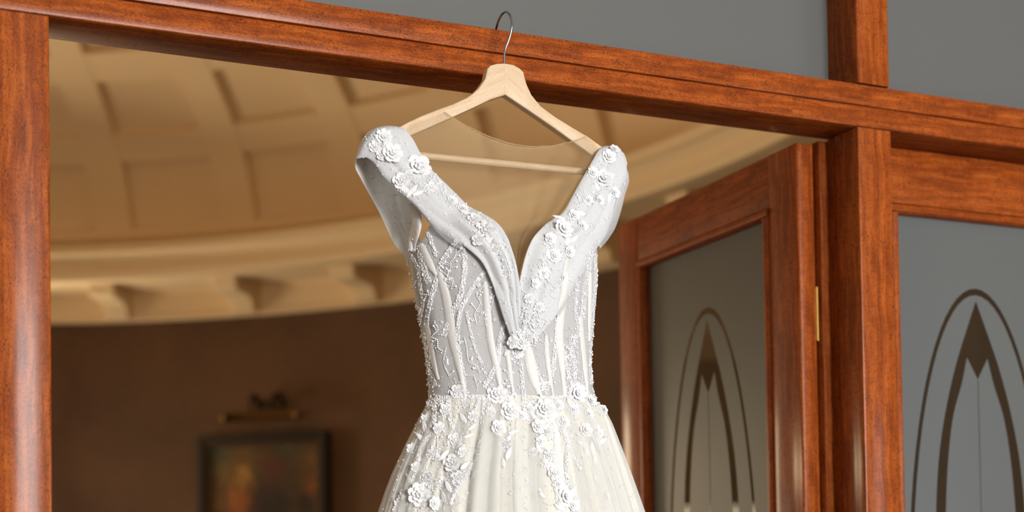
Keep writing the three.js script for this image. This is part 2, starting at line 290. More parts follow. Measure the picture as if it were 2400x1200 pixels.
// ---------------------------------------------------------------- the near room: shell with two windows, behind the camera
{
  const H = 3.6;
  struct('wall_partition', mergeGeometries([bar(-4.6, 0.262, 0, SOFFIT, -DEPTH, -0.02, 'x', 0.001), bar(-4.6, -1.2, SOFFIT, 5.1, -DEPTH, -0.02, 'x', 0.001), bar(-1.2, 3.4, 2.88, 5.1, -DEPTH, -0.01, 'x', 0.001), bar(XEND + 0.09, 5.6, 0, SOFFIT, -DEPTH, -0.02, 'x', 0.001), bar(3.4, 5.6, SOFFIT, 5.1, -DEPTH, -0.02, 'x', 0.001)]), M.nearWall, 'plain wall on both sides of the wooden partition', 'wall');
  struct('floor', bar(-3.1, 3.8, -0.1, 0, 0, 10.1, 'x', 0.005), M.floor, 'dark wooden floor in front of the partition', 'floor');
  struct('ceiling_001', bar(-3.1, 3.8, H, H + 0.1, -0.01, 10.1, 'x', 0.005), M.nearCeiling, 'flat pale ceiling in front of the partition', 'ceiling');
  struct('wall_left', bar(-3.1, -3.0, 0, H, 0, 10.1, 'y', 0.002), M.nearWall, 'plain wall at the hanger room end', 'wall');
  struct('wall_right', mergeGeometries([bar(3.7, 3.8, 0, H, -0.02, 1.9, 'y', 0.002), bar(3.7, 3.8, 0, H, 3.3, 10.1, 'y', 0.002), bar(3.7, 3.8, 0, 0.54, 1.9, 3.3, 'y', 0.002), bar(3.7, 3.8, 1.76, H, 1.9, 3.3, 'y', 0.002)]), M.nearWall, 'wall with a window beside the glazed panel', 'wall');
  struct('wall_back', mergeGeometries([bar(-3.0, 1.0, 0, H, 10, 10.1, 'y', 0.002), bar(3.7, 3.8, 0, H, 10, 10.1, 'y', 0.002), bar(1.0, 3.7, 0, 0.9, 10, 10.1, 'y', 0.002), bar(1.0, 3.7, 3.4, H, 10, 10.1, 'y', 0.002)]), M.nearWall, 'wall with a garden window facing the dress', 'wall');
  const wa = struct('window_6', null, null, 'garden window facing the dress', 'window');
  for (const x of [1.0, 3.64]) part(wa, 'mullion', bar(x, x + 0.06, 0.9, 3.4, 10.0, 10.06, 'y', 0.004), M.nearCeiling);
  const wb = struct('window_7', null, null, 'side window lighting the doorpost', 'window');
  for (const z of [1.9, 3.24]) part(wb, 'mullion', bar(3.72, 3.78, 0.54, 1.76, z, z + 0.06, 'y', 0.004), M.nearCeiling);
}
// ---------------------------------------------------------------- the chandelier that lights the dome, outside the picture
{
  const ch = thing('chandelier', [CX, 1.72, CZ], 'brass ring chandelier with warm globes hanging in the round room', 'chandelier');
  part(ch, 'rod', new THREE.CylinderGeometry(0.012, 0.012, 3.24, 12).translate(0, 1.62, 0), M.brass);
  part(ch, 'ring', new THREE.TorusGeometry(0.36, 0.016, 10, 48).rotateX(Math.PI / 2), M.brass);
  const glow = new THREE.MeshStandardMaterial({ color: new THREE.Color().setRGB(0.9, 0.8, 0.6), emissive: new THREE.Color().setRGB(1, 0.72, 0.42), emissiveIntensity: 1.5 });
  for (let k = 0; k < 5; k++) {
    const a = k / 5 * 2 * Math.PI, x = 0.36 * Math.cos(a), z = 0.36 * Math.sin(a);
    part(ch, 'arm', new THREE.TubeGeometry(catmull([V3(0, 0.25, 0), V3(x * 0.5, 0.18, z * 0.5), V3(x, 0, z)]), 16, 0.008, 8), M.brass);
    part(ch, 'lamp_globe', new THREE.SphereGeometry(0.08, 20, 14).translate(x, -0.09, z), glow, 'glowing warm globe');
    const l = new THREE.PointLight(new THREE.Color().setRGB(1, 0.74, 0.45), 1.35); l.position.set(x, -0.09, z); l.castShadow = true; l.shadow.radius = 3.5; l.name = 'globe_light'; ch.add(l);
  }
}
// ---------------------------------------------------------------- painting and picture lamp on the curved wall
{
  const onWall = (px, py, R) => { const d = ray(px, py), ox = CAM.x - CX, oz = CAM.z - CZ, A = d.x * d.x + d.z * d.z, B = ox * d.x + oz * d.z, C = ox * ox + oz * oz - R * R; return CAM.clone().addScaledVector(d, (-B + Math.sqrt(B * B - A * C)) / A); };
  const a = onWall(462, 1022, 4.60), b = onWall(768, 1008, 4.60), top = (a.y + b.y) / 2, w = a.distanceTo(b), az = Math.atan2((a.x + b.x) / 2 - CX, -((a.z + b.z) / 2 - CZ));
  const H = 1.05, t = 0.052;
  const p = thing('painting', [(a.x + b.x) / 2, top - H, (a.z + b.z) / 2], 'dark framed landscape painting hanging on the curved brown wall', 'painting');
  p.rotation.y = -az;
  part(p, 'frame', mergeGeometries([bar(-w / 2, -w / 2 + t, 0, H, -0.035, 0.012, 'y', 0.008), bar(w / 2 - t, w / 2, 0, H, -0.035, 0.012, 'y', 0.008), bar(-w / 2 + t - 0.004, w / 2 - t + 0.004, 0, t, -0.035, 0.011, 'x', 0.008), bar(-w / 2 + t - 0.004, w / 2 - t + 0.004, H - t, H, -0.035, 0.011, 'x', 0.008)]), new THREE.MeshStandardMaterial({ color: new THREE.Color().setRGB(0.022, 0.012, 0.005), roughness: 0.85 }));
  part(p, 'frame_slip', mergeGeometries([bar(-w / 2 + t, -w / 2 + t + 0.016, t, H - t, -0.03, 0.004, 'y', 0.003), bar(w / 2 - t - 0.016, w / 2 - t, t, H - t, -0.03, 0.004, 'y', 0.003), bar(-w / 2 + t, w / 2 - t, H - t - 0.016, H - t, -0.03, 0.003, 'x', 0.003), bar(-w / 2 + t, w / 2 - t, t, t + 0.016, -0.03, 0.003, 'x', 0.003)]), new THREE.MeshStandardMaterial({ color: new THREE.Color().setRGB(0.06, 0.028, 0.008), roughness: 0.8 }));
  // the print: a brown autumn scene of soft blotches
  const blobs = [[0.12, 0.92, 0.10, [30, 58, 48]], [0.35, 0.93, 0.09, [110, 80, 30]], [0.72, 0.95, 0.10, [60, 72, 40]], [0.92, 0.88, 0.1, [120, 84, 28]], [0.18, 0.84, 0.12, [112, 82, 26]], [0.34, 0.80, 0.05, [205, 150, 72]], [0.31, 0.74, 0.08, [150, 108, 44]], [0.5, 0.9, 0.1, [92, 70, 24]], [0.6, 0.86, 0.1, [86, 34, 12]], [0.28, 0.62, 0.11, [176, 96, 14]], [0.30, 0.5, 0.09, [158, 78, 8]], [0.1, 0.62, 0.08, [110, 70, 10]], [0.52, 0.62, 0.13, [44, 14, 4]], [0.55, 0.48, 0.14, [30, 6, 2]], [0.66, 0.62, 0.08, [26, 18, 4]], [0.12, 0.48, 0.07, [24, 10, 2]], [0.9, 0.72, 0.06, [150, 80, 22]], [0.86, 0.60, 0.07, [24, 14, 4]], [0.8, 0.5, 0.07, [130, 46, 12]], [0.92, 0.46, 0.06, [130, 30, 18]], [0.3, 0.25, 0.2, [60, 30, 6]], [0.75, 0.2, 0.2, [40, 20, 6]]];
  const n1 = tileNoise(14, 14, 301), n2 = tileNoise(60, 60, 302);
  const canvas = dataTexture(256, 320, (x, y) => { let c = [70, 46, 16], xx = x + 0.05 * (n1(x, y) - 0.5), yy = y + 0.05 * (n1(y, x) - 0.5); for (const [bx, by, r, col] of blobs) c = mix3(c, col, 0.85 * Math.exp(-((xx - bx) ** 2 + (yy - by) ** 2) / (r * r))); const q = 0.8 + 0.4 * n2(x, y); return c.map((v) => v * q); }, true);
  part(p, 'canvas', grid(1, 1, (u, v) => V3(lerp(-w / 2 + t, w / 2 - t, u), lerp(t, H - t, v), -0.012)), new THREE.MeshStandardMaterial({ map: canvas, roughness: 0.7 }));
  const lp = onWall(616, 976, 4.55), c = V3(lp.x - CX, 0, lp.z - CZ).normalize();
  const lamp = thing('picture_lamp', [CX + c.x * 4.647, lp.y - 0.008, CZ + c.z * 4.647], 'brass picture lamp with long hood fixed above the dark framed painting', 'lamp');
  lamp.rotation.y = -Math.atan2(c.x, -c.z);
  const dark = new THREE.MeshStandardMaterial({ color: new THREE.Color().setRGB(0.05, 0.03, 0.012), roughness: 0.4, metalness: 0.6 }), dull = new THREE.MeshStandardMaterial({ color: new THREE.Color().setRGB(0.20, 0.10, 0.03), roughness: 0.4, metalness: 0.7 });
  const hood = new THREE.CylinderGeometry(0.027, 0.027, 0.46, 20, 1, false, 0, Math.PI * 1.35).rotateZ(Math.PI / 2).rotateX(-0.6).translate(0.005, 0.008, 0.13);
  part(lamp, 'hood', mergeGeometries([hood, new THREE.SphereGeometry(0.027, 14, 10).translate(-0.225, 0.008, 0.13), new THREE.SphereGeometry(0.027, 14, 10).translate(0.235, 0.008, 0.13)]), dull);
  part(lamp, 'wall_plate', bar(-0.09, 0.09, 0.055, 0.11, 0, 0.022, 'x', 0.01), dark);
  for (const x of [-0.075, 0.085]) { const arm = part(lamp, 'arm', new THREE.TubeGeometry(catmull([V3(x, 0.08, 0.02), V3(x, 0.135, 0.06), V3(x * 0.9, 0.11, 0.11), V3(x * 0.8, 0.03, 0.13)]), 20, 0.011, 8), dark); part(arm, 'finial', new THREE.SphereGeometry(0.022, 14, 10).translate(x, 0.125, 0.055), dark); }
}
// ---------------------------------------------------------------- hanger
const HZ = 0.043;                                                 // back of the hanger's wooden body
{
  const hg = thing('clothes_hanger', [1.139, 1.95, HZ], 'pale wooden clothes hanger hooked over the head beam', 'hanger');
  const q = (px, py) => { const p = onZ(px, py, HZ + 0.018); return new THREE.Vector2(p.x - 1.139, p.y - 1.95); };
  const rightTop = [[1181, 148], [1203, 151.5], [1217, 159], [1227, 168], [1230, 181], [1235, 198], [1246, 222], [1267, 248], [1302, 274], [1340, 297.5], [1375, 318], [1412, 344], [1445, 375], [1466, 398], [1474, 416]];
  const rightLow = [[1470, 423], [1448, 408], [1410, 380], [1369, 350], [1334, 325], [1296, 297.5], [1237.5, 257], [1183, 221]];
  const leftTop = [[1185, 148], [1165, 149], [1150, 153], [1143, 161], [1138, 184], [1124, 204], [1109, 219], [1092, 230], [1062, 244], [1033, 254], [990, 271], [957, 286], [928, 302], [904, 318], [884, 334], [873, 347]];
  const leftLow = [[874, 354], [900, 344], [930, 332], [963, 318], [1019, 293], [1062, 274], [1106, 254], [1150, 233], [1187, 221]];
  const piece = (top, low) => { const g = new THREE.ExtrudeGeometry(new THREE.Shape([...top, ...low].map((v) => q(...v))), { depth: 0.014, bevelEnabled: true, bevelThickness: 0.002, bevelSize: 0.0018, bevelOffset: -0.0018, bevelSegments: 3, steps: 1 }); return g.translate(0, 0, 0.002); };
  const turnUV = (g, a) => { const p = g.attributes.position, u = g.attributes.uv; for (let i = 0; i < p.count; i++) { const x = p.getX(i), y = p.getY(i); u.setXY(i, x * Math.cos(a) + y * Math.sin(a), -x * Math.sin(a) + y * Math.cos(a) + p.getZ(i) * 0.7); } return toCreasedNormals(g, 0.6); };
  part(hg, 'arm', turnUV(piece(leftTop, leftLow).translate(0, 0, -0.00015), 0.42), M.hanger);
  part(hg, 'arm', turnUV(piece(rightTop, rightLow), -0.62), M.hanger);
  const b0 = onZ(945, 361, HZ + 0.009), b1 = onZ(1425, 408, HZ + 0.009), mid = b0.clone().add(b1).multiplyScalar(0.5);
  const cross = new THREE.CylinderGeometry(0.0065, 0.0065, b0.distanceTo(b1), 18, 1).rotateZ(Math.PI / 2).rotateZ(Math.atan2(b1.y - b0.y, b1.x - b0.x)).translate(mid.x - 1.139, mid.y - 1.95, 0.009);
  { const p = cross.attributes.position, u = cross.attributes.uv; for (let i = 0; i < p.count; i++) u.setXY(i, p.getX(i), p.getY(i) * 2); }
  part(hg, 'crossbar', cross, M.hanger);
  const hook = [[1182, 156, 0.05], [1182, 140, 0.05], [1182, 128, 0.05], [1185, 114, 0.0505], [1191, 97, 0.053], [1197, 78, 0.0565], [1200, 58, 0.058], [1197, 40, 0.049], [1188, 28.5, 0.034], [1178, 32, 0.018], [1169, 47, 0.003], [1164, 63, -0.0085], [1162, 71, -0.0145]].map(([x, y, z]) => onZ(x, y, z).sub(V3(1.139, 1.95, HZ)));
  hook.push(V3(hook[12].x, 2.2055 - 1.95, -0.0165 - HZ));
  const hk = part(hg, 'hook', new THREE.TubeGeometry(catmull(hook), 90, 0.0021, 10), M.steel, 'polished steel hook');
  part(hk, 'collar', new THREE.CylinderGeometry(0.0032, 0.0036, 0.004, 16).translate(hook[0].x, hook[0].y + 0.0045, hook[0].z), M.steel);
}
// ---------------------------------------------------------------- the wedding dress
const fabricBump = dataTexture(128, 128, (x, y) => { const a = Math.sin(x * 64 * Math.PI) * Math.sin(y * 64 * Math.PI); const q = 128 + 100 * a; return [q, q, q]; });
fabricBump.repeat.set(30, 30);
const cloth = (r, g, b, o = {}) => new THREE.MeshPhysicalMaterial({ color: new THREE.Color().setRGB(r, g, b), roughness: 0.85, side: THREE.DoubleSide, ...o });
const laceMap = (() => {                                          // fine curled threads on net
  const a = tileNoise(60, 60, 401), b = tileNoise(90, 90, 402), c = tileNoise(12, 12, 403);
  const t = dataTexture(512, 512, (x, y) => { const l = Math.abs(a(x, y) - 0.5) < 0.02 ? 1 : 0; const v = 236 + 14 * (b(x, y) - 0.5) + 14 * l; return [v, v, v]; }, true); t.repeat.set(11, 11); return t;
})();
const D = {
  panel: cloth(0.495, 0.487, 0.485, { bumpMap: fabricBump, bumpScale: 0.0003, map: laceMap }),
  satin: cloth(0.593, 0.583, 0.565, { roughness: 0.55, sheen: 0.3 }),
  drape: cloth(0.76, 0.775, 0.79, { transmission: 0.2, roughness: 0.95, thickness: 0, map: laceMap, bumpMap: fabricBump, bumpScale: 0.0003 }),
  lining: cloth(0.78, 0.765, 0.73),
  net: cloth(0.608, 0.615, 0.636, { transparent: true, opacity: 0.42 }),
  sheer: cloth(0.74, 0.735, 0.70, { transparent: true, opacity: 0.36 }),
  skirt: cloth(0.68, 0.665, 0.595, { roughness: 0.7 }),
  nude: cloth(0.46, 0.32, 0.17, { transparent: true, opacity: 0.24 }),
  nudeEdge: cloth(0.5, 0.36, 0.2, { transparent: true, opacity: 0.5 }),
  lace: cloth(0.74, 0.745, 0.75, { roughness: 0.6 }),
  thread: cloth(0.671, 0.671, 0.679, { roughness: 0.5 }),
  pearl: new THREE.MeshPhysicalMaterial({ color: new THREE.Color().setRGB(0.78, 0.78, 0.80), roughness: 0.18, clearcoat: 0.6, clearcoatRoughness: 0.1 }),
  sequin: new THREE.MeshPhysicalMaterial({ color: new THREE.Color().setRGB(0.86, 0.86, 0.9), roughness: 0.15, side: THREE.DoubleSide, clearcoat: 1 }),
};
const ZC = 0.078, TAN = 0.47;
const dress = thing('wedding_dress', [1.155, 0.06, ZC], 'white beaded wedding dress with lace straps hanging from the wooden hanger', 'dress');
const targets = [];                                               // surfaces that carry beads and flowers
function cloths(name, geometry, material, label, bead = true) {
  if (bead) { const g = geometry.clone(); targets.push({ bvh: new MeshBVH(g), g }); }
  return wpart(dress, name, geometry, material, label);
}
const tmpRay = new THREE.Ray();
function hit(px, py, lift = 0.001) {                              // the point of the dress seen at that pixel
  tmpRay.origin.copy(CAM); tmpRay.direction.copy(ray(px, py)).normalize(); let best = null;
  for (const t of targets) { const h = t.bvh.raycastFirst(tmpRay, THREE.DoubleSide); if (h && (!best || h.distance < best.distance)) best = h; }
  if (!best) return null;
  const n = best.face.normal.clone(); if (n.dot(tmpRay.direction) > 0) n.negate();
  return { p: best.point.clone().addScaledVector(n, lift), n };
}
// --- the bodice: an elliptical body whose sides follow the silhouette
const rowsOf = (rows) => rows.map(([py, l, r, b]) => { const L = onZ(l, py, ZC), R = onZ(r, py, ZC), h = (R.x - L.x) / 2; return { Y: (L.y + R.y) / 2, xc: (L.x + R.x) / 2, b, a: Math.sqrt(Math.max(1e-4, h * h - (TAN * b) ** 2)) }; });
const bodyRows = rowsOf([[470, 950, 1398, 0.088], [560, 951, 1397, 0.096], [600, 955, 1398, 0.10], [650, 963, 1399, 0.10], [700, 971, 1395, 0.097], [750, 981, 1390, 0.091], [800, 990, 1386, 0.086], [850, 997, 1385, 0.082], [900, 1003, 1388, 0.08], [938, 1004, 1397, 0.081]]);
const bodyTab = (k) => bodyRows.map((r) => [r.Y, r[k]]).sort((p, q) => p[0] - q[0]);
const bA = bodyTab('a'), bB = bodyTab('b'), bX = bodyTab('xc');
const body = (th, Y, off = 0) => V3(interp(bX, Y) + (interp(bA, Y) + off) * Math.cos(th), Y, ZC + (interp(bB, Y) + off) * Math.sin(th));
const bodyZ = (x, Y) => { const u = (x - interp(bX, Y)) / interp(bA, Y); return Math.abs(u) < 1 ? ZC + interp(bB, Y) * Math.sqrt(1 - u * u) : ZC; };
const topPy = [[900, 600], [952, 592], [966, 574], [990, 566], [1004, 545], [1016, 522], [1045, 520], [1100, 560], [1150, 612], [1185, 680], [1213, 735], [1232, 670], [1262, 600], [1305, 565], [1360, 565], [1394, 582], [1500, 590]];
const WAIST = bodyRows[bodyRows.length - 1].Y;
{
  const nu = 120, nv = 40, tops = [];
  for (let i = 0; i <= nu; i++) {
    const th = i / nu * 2 * Math.PI; let py;
    const p = body(th, 1.78), px = toPx(p)[0];
    if (Math.sin(th) > -0.25) py = interp(topPy, px); else py = lerp(590, 720, clamp((-Math.sin(th) - 0.25) / 0.7, 0, 1));
    tops.push(onZ(px, py, p.z).y);
  }
  tops[nu] = tops[0];
  const g = grid(nu, nv, (u, v) => { const th = u * 2 * Math.PI, Y = lerp(WAIST - 0.004, tops[Math.round(u * nu)], v); const p = body(th, Y, 0.0015 * Math.sin(th * 14) * Math.sin(v * 3.1)); p.uv = [u * 1, Y]; return p; }, true);
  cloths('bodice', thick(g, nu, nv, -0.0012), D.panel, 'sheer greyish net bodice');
}
// --- straps: wide draped bands from the front centre over the hanger's end to the back
function band(name, sections, nv, nl, wrinkle, material, label, phase) {
  const A = catmull(sections.map((s) => { const p = onZ(s[0], s[1], s[4]); return p; })), B = catmull(sections.map((s) => onZ(s[2], s[3], s[5])));
  const puff = sections.map((s, i) => [i / (sections.length - 1), s[7] ?? 0]);
  const bulge = sections.map((s, i) => [i / (sections.length - 1), s[6] ?? 0.008]);
  const g = grid(nv, nl, (u, v) => {
    const a = A.getPoint(v), b = B.getPoint(v), p = a.clone().lerp(b, u), k = interp(bulge, v);
    const sgn = k < 0 ? -1 : 1;
    p.z += k * Math.sin(Math.PI * u) ** 0.7 + sgn * wrinkle * (Math.sin(u * 17 + phase + 5 * v) * 0.6 + Math.sin(u * 31 + phase * 2 - 7 * v) * 0.4) * Math.sin(Math.PI * u);
    const pf = interp(puff, v) * Math.sin(Math.PI * u); p.y += Math.abs(pf); p.x -= pf * 0.7;
    p.x += 0.3 * wrinkle * Math.sin(v * 23 + u * 6 + phase);
    if (k > 0) p.z = Math.max(p.z, lerp(bodyZ(p.x, p.y), 0, THREE.MathUtils.smoothstep(p.y, 1.80, 1.95)) + 0.006 + 0.006 * Math.sin(Math.PI * u) + wrinkle * Math.sin(u * 19 + phase + 4 * v));
    p.uv = [u * 0.09, v * 0.55]; return p;
  });
  return cloths(name, thick(g, nv, nl, 0.0016), material, label);
}
// [upper px, py, lower px, py, z upper, z lower, bulge]; front centre first
const leftFront = [[1215, 770, 1206, 820, 0.165, 0.168, 0.006], [1214, 735, 1196, 792, 0.17, 0.172, 0.007], [1213, 692, 1181, 747, 0.172, 0.175, 0.008], [1207, 660, 1165, 695, 0.168, 0.174, 0.009], [1195, 625, 1146, 653, 0.162, 0.17, 0.01], [1180, 590, 1122, 614, 0.155, 0.164, 0.011], [1166, 560, 1090, 582, 0.148, 0.158, 0.012], [1141, 525, 1042, 542, 0.138, 0.145, 0.013], [1106, 495, 998, 506, 0.125, 0.128, 0.014], [1075, 464, 960, 470, 0.112, 0.112, 0.015], [1046, 434, 930, 443, 0.10, 0.098, 0.015], [1011, 398, 900, 413, 0.088, 0.086, 0.014], [984, 360, 880, 384, 0.082, 0.08, 0.012, 0.002], [967, 330, 857, 369, 0.076, 0.074, 0.01, 0.010], [952, 308, 838, 372, 0.069, 0.066, 0.006, 0.019], [948, 301, 834, 377, 0.052, 0.050, 0.001, 0.022]];
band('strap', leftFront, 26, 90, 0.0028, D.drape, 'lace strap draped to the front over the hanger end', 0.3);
const leftBack = [[948, 301, 834, 377, 0.052, 0.050, -0.001, 0.022], [951, 306, 834, 384, 0.038, 0.036, -0.004, 0.018], [957, 330, 836, 398, 0.032, 0.030, -0.008, 0.008], [963, 372, 848, 422, 0.030, 0.024, -0.012], [968, 420, 868, 456, 0.018, 0.012, -0.014], [972, 470, 889, 496, 0.010, 0.006, -0.014], [978, 520, 910, 540, 0.006, 0.006, -0.012], [984, 565, 930, 578, 0.008, 0.012, -0.010], [990, 610, 951, 600, 0.012, 0.024, -0.006], [1000, 640, 960, 625, 0.014, 0.03, -0.004]];
band('strap_back', leftBack, 20, 60, 0.002, D.lining, 'inside of the strap behind the armhole', 1.1);
const rightFront = [[1212, 770, 1222, 822, 0.166, 0.168, 0.006], [1213, 738, 1250, 800, 0.172, 0.174, 0.007], [1213, 693, 1285, 766, 0.176, 0.176, 0.008], [1217, 645, 1318, 717, 0.176, 0.172, 0.01], [1228, 600, 1345, 672, 0.175, 0.165, 0.012], [1246, 560, 1370, 632, 0.172, 0.152, 0.013], [1276, 527, 1396, 585, 0.162, 0.130, 0.014], [1316, 500, 1420, 545, 0.142, 0.112, 0.013], [1340, 464, 1437, 506, 0.12, 0.10, 0.012], [1362, 424, 1450, 471, 0.10, 0.086, 0.011], [1380, 390, 1461, 440, 0.088, 0.076, 0.010], [1395, 364, 1469, 411, 0.08, 0.072, 0.008, -0.003], [1405, 350, 1470, 392, 0.072, 0.066, 0.005, -0.010], [1412, 343, 1470, 384, 0.054, 0.050, 0.001, -0.014]];
band('strap', rightFront, 26, 80, 0.0026, D.drape, 'lace strap draped to the front with the hanger tip poking out', 2.2);
const rightBack = [[1412, 343, 1470, 384, 0.054, 0.050, -0.001, -0.014], [1411, 350, 1469, 394, 0.036, 0.034, -0.004, -0.010], [1408, 372, 1466, 412, 0.04, 0.036, -0.01], [1395, 420, 1452, 450, 0.02, 0.018, -0.012], [1380, 470, 1438, 505, 0.008, 0.01, -0.012], [1366, 525, 1420, 550, 0.006, 0.012, -0.01], [1356, 575, 1398, 585, 0.012, 0.03, -0.006], [1350, 620, 1388, 620, 0.014, 0.035, -0.004]];
band('strap_back', rightBack, 16, 50, 0.002, D.lining, 'inside of the strap behind the armhole', 3.1);
{ // loose sheer net along the outer edge of the strap with the hanger tip
  const s = [[1469, 400, 1473, 425, 0.07, 0.06, 0.002], [1450, 445, 1462, 462, 0.085, 0.075, 0.003], [1438, 490, 1446, 520, 0.1, 0.085, 0.003], [1422, 530, 1428, 555, 0.11, 0.09, 0.003], [1396, 580, 1397, 590, 0.12, 0.10, 0.002]];
  band('net_edge', s, 8, 30, 0.0012, D.net, 'loose sheer net', 0.5);
  const le = [[1062, 555, 1090, 592, 0.15, 0.158, 0.002], [1030, 528, 1050, 566, 0.14, 0.148, 0.003], [995, 500, 1014, 532, 0.13, 0.135, 0.003], [962, 468, 982, 492, 0.115, 0.115, 0.003], [940, 448, 952, 462, 0.1, 0.1, 0.002]];
  band('net_edge', le, 8, 30, 0.0012, D.net, 'loose sheer net under the strap', 1.5);
  const arm = [[958, 478, 975, 484, 0.07, 0.078, 0.001], [958, 510, 974, 514, 0.072, 0.08, 0.001], [957, 545, 971, 548, 0.075, 0.083, 0.001], [955, 572, 969, 576, 0.078, 0.086, 0.001], [957, 590, 972, 592, 0.08, 0.09, 0.001]];
  band('inner_strap', arm, 6, 24, 0.0004, D.satin, 'narrow satin inner strap in the armhole', 0.2);
}
// --- boning channels
{
  const strips = [[[986, 572], [998, 600], [1010, 625], [1022, 645], 19], [[1030, 640], [1046, 700], [1060, 790], [1074, 850], [1090, 930], 22], [[1136, 660], [1141, 720], [1150, 800], [1165, 870], [1175, 932], 17], [[1236, 812], [1246, 865], [1266, 932], 24], [[1330, 610], [1322, 680], [1314, 740], [1311, 790], [1317, 860], [1324, 930], 18], [[1360, 740], [1365, 800], [1372, 870], [1377, 924], 11], [[1001, 760], [1008, 800], [1017, 850], [1028, 890], 13], [[1185, 800], [1192, 850], [1203, 932], 12], [[1279, 785], [1284, 850], [1296, 930], 11], [[1383, 640], [1382, 720], [1380, 800], 9]];
  for (const s of strips) {
    const w = s.pop(), c = new THREE.CatmullRomCurve3(s.map(([x, y]) => V3(x, y, 0)), false, 'centripetal');
    const g = grid(6, 26, (u, v) => { const p = c.getPoint(v), t = c.getTangent(v); const ww = w * (0.55 + 0.45 * Math.sin(Math.PI * clamp(v * 1.2, 0, 1)) ** 0.4), x = p.x + t.y * (u - 0.5) * ww * -1, y = p.y - t.x * (u - 0.5) * ww * -1; const h = hit(x, y, 0.0004 + 0.0022 * Math.sin(Math.PI * u) ** 0.5); const q = h ? h.p : onZ(x, y, 0.15); q.uv = [u * 0.02, v * 0.2]; return q; });
    wpart(dress, 'boning_channel', g, D.satin);
  }
}
// --- skirt
const skirtPx = [[938, 1004, 1397], [952, 999, 1413], [990, 979, 1431], [1050, 949, 1452], [1110, 921, 1473], [1150, 905, 1486], [1200, 888, 1502], [1300, 853, 1536], [1500, 790, 1600], [1900, 690, 1705], [2400, 600, 1800], [2790, 555, 1850]];
const skirtRows = rowsOf(skirtPx.map(([py, l, r], i) => [py, l, r, lerp(0.081, 0.30, Math.min(1, (py - 938) / 1800) ** 0.8)]));
const sTab = (k) => skirtRows.map((r) => [r.Y, r[k]]).sort((p, q) => p[0] - q[0]);
const sA = sTab('a'), sB = sTab('b'), sX = sTab('xc'), HEM = skirtRows[skirtRows.length - 1].Y;
function skirt(name, scale, folds, amp, material, label, nu, bead) {
  const nv = 90;
  const g = grid(nu, nv, (u, v) => {
    const th = u * 2 * Math.PI, Y = lerp(WAIST, HEM, v ** 1.5), d = WAIST - Y, f = folds(th), k = amp * (1 - Math.exp(-d * 22)) * (0.25 + d);
    const s = lerp(1, scale, 1 - Math.exp(-d * 14));
    const A = interp(sA, Y) * s, B = interp(sB, Y) * s;
    const p = V3(interp(sX, Y) + (A + k * f - 0.3 * k) * Math.cos(th), Y, ZC + (B + k * f * 0.9) * Math.sin(th)); p.uv = [u * 2, Y]; return p;
  }, true);
  return cloths(name, g, material, label, bead);
}
const sharp = (x) => 1 - 1.9 * Math.exp(-((Math.sin(x / 2) / 0.34) ** 2)) + 0.25 * Math.sin(2.3 * x);   // round folds between narrow valleys
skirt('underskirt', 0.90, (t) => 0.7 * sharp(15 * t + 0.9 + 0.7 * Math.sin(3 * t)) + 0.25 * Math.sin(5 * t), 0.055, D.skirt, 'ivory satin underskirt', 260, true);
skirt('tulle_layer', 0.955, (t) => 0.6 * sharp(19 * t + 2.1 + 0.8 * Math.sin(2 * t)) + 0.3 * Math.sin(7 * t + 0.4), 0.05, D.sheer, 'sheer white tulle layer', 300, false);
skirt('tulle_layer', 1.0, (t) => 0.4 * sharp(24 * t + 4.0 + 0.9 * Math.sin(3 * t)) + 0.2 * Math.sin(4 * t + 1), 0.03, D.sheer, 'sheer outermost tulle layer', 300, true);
// --- nude illusion net that fills the neckline, front and back
{
  const rows = [[1042, 262, 1374, 319, 52], [1004, 279, 1393, 333, 48], [958, 298, 1402, 345, 46], [968, 332, 1398, 360, 40], [990, 368, 1384, 385, 34], [1047, 436, 1347, 458, 24], [1107, 496, 1308, 508, 14], [1152, 542, 1256, 548, 8], [1186, 602, 1227, 602, 4], [1206, 658, 1215, 655, 1], [1211, 690, 1214, 690, 0]];
  const make = (zs, name, label, flip) => {
    const L = catmull(rows.map((r, i) => onZ(r[0], r[1], zs[i]))), R = catmull(rows.map((r, i) => onZ(r[2], r[3], zs[i])));
    const sag = rows.map((r, i) => [i / (rows.length - 1), r[4] / 1320]);
    const pt = (u, v) => { const a = L.getPoint(v), b = R.getPoint(v), p = a.lerp(b, u); p.y -= interp(sag, v) * Math.sin(Math.PI * u) ** 0.9; p.z += flip * 0.012 * Math.sin(Math.PI * u) * (1 - v) + 0.003 * Math.sin(u * 40 + 6 * v) * (u > 0.6 ? 1 : 0.2); p.uv = [u * 0.3, v * 0.4]; return p; };
    wpart(dress, name, grid(48, 48, pt), D.nude, label);
    wpart(dress, 'net_hem', new THREE.TubeGeometry(catmull(Array.from({ length: 33 }, (_, i) => pt(i / 32, 0.001))), 80, 0.0008, 6), D.nudeEdge);
  };
  make([0.064, 0.065, 0.067, 0.072, 0.08, 0.10, 0.125, 0.145, 0.16, 0.168, 0.17], 'illusion_net', 'nude net filling the front neckline', 0.6);
  make([0.040, 0.039, 0.037, 0.03, 0.02, 0.01, 0.004, 0.0, -0.002, -0.004, -0.004], 'illusion_net', 'nude net across the back', -0.6);
}
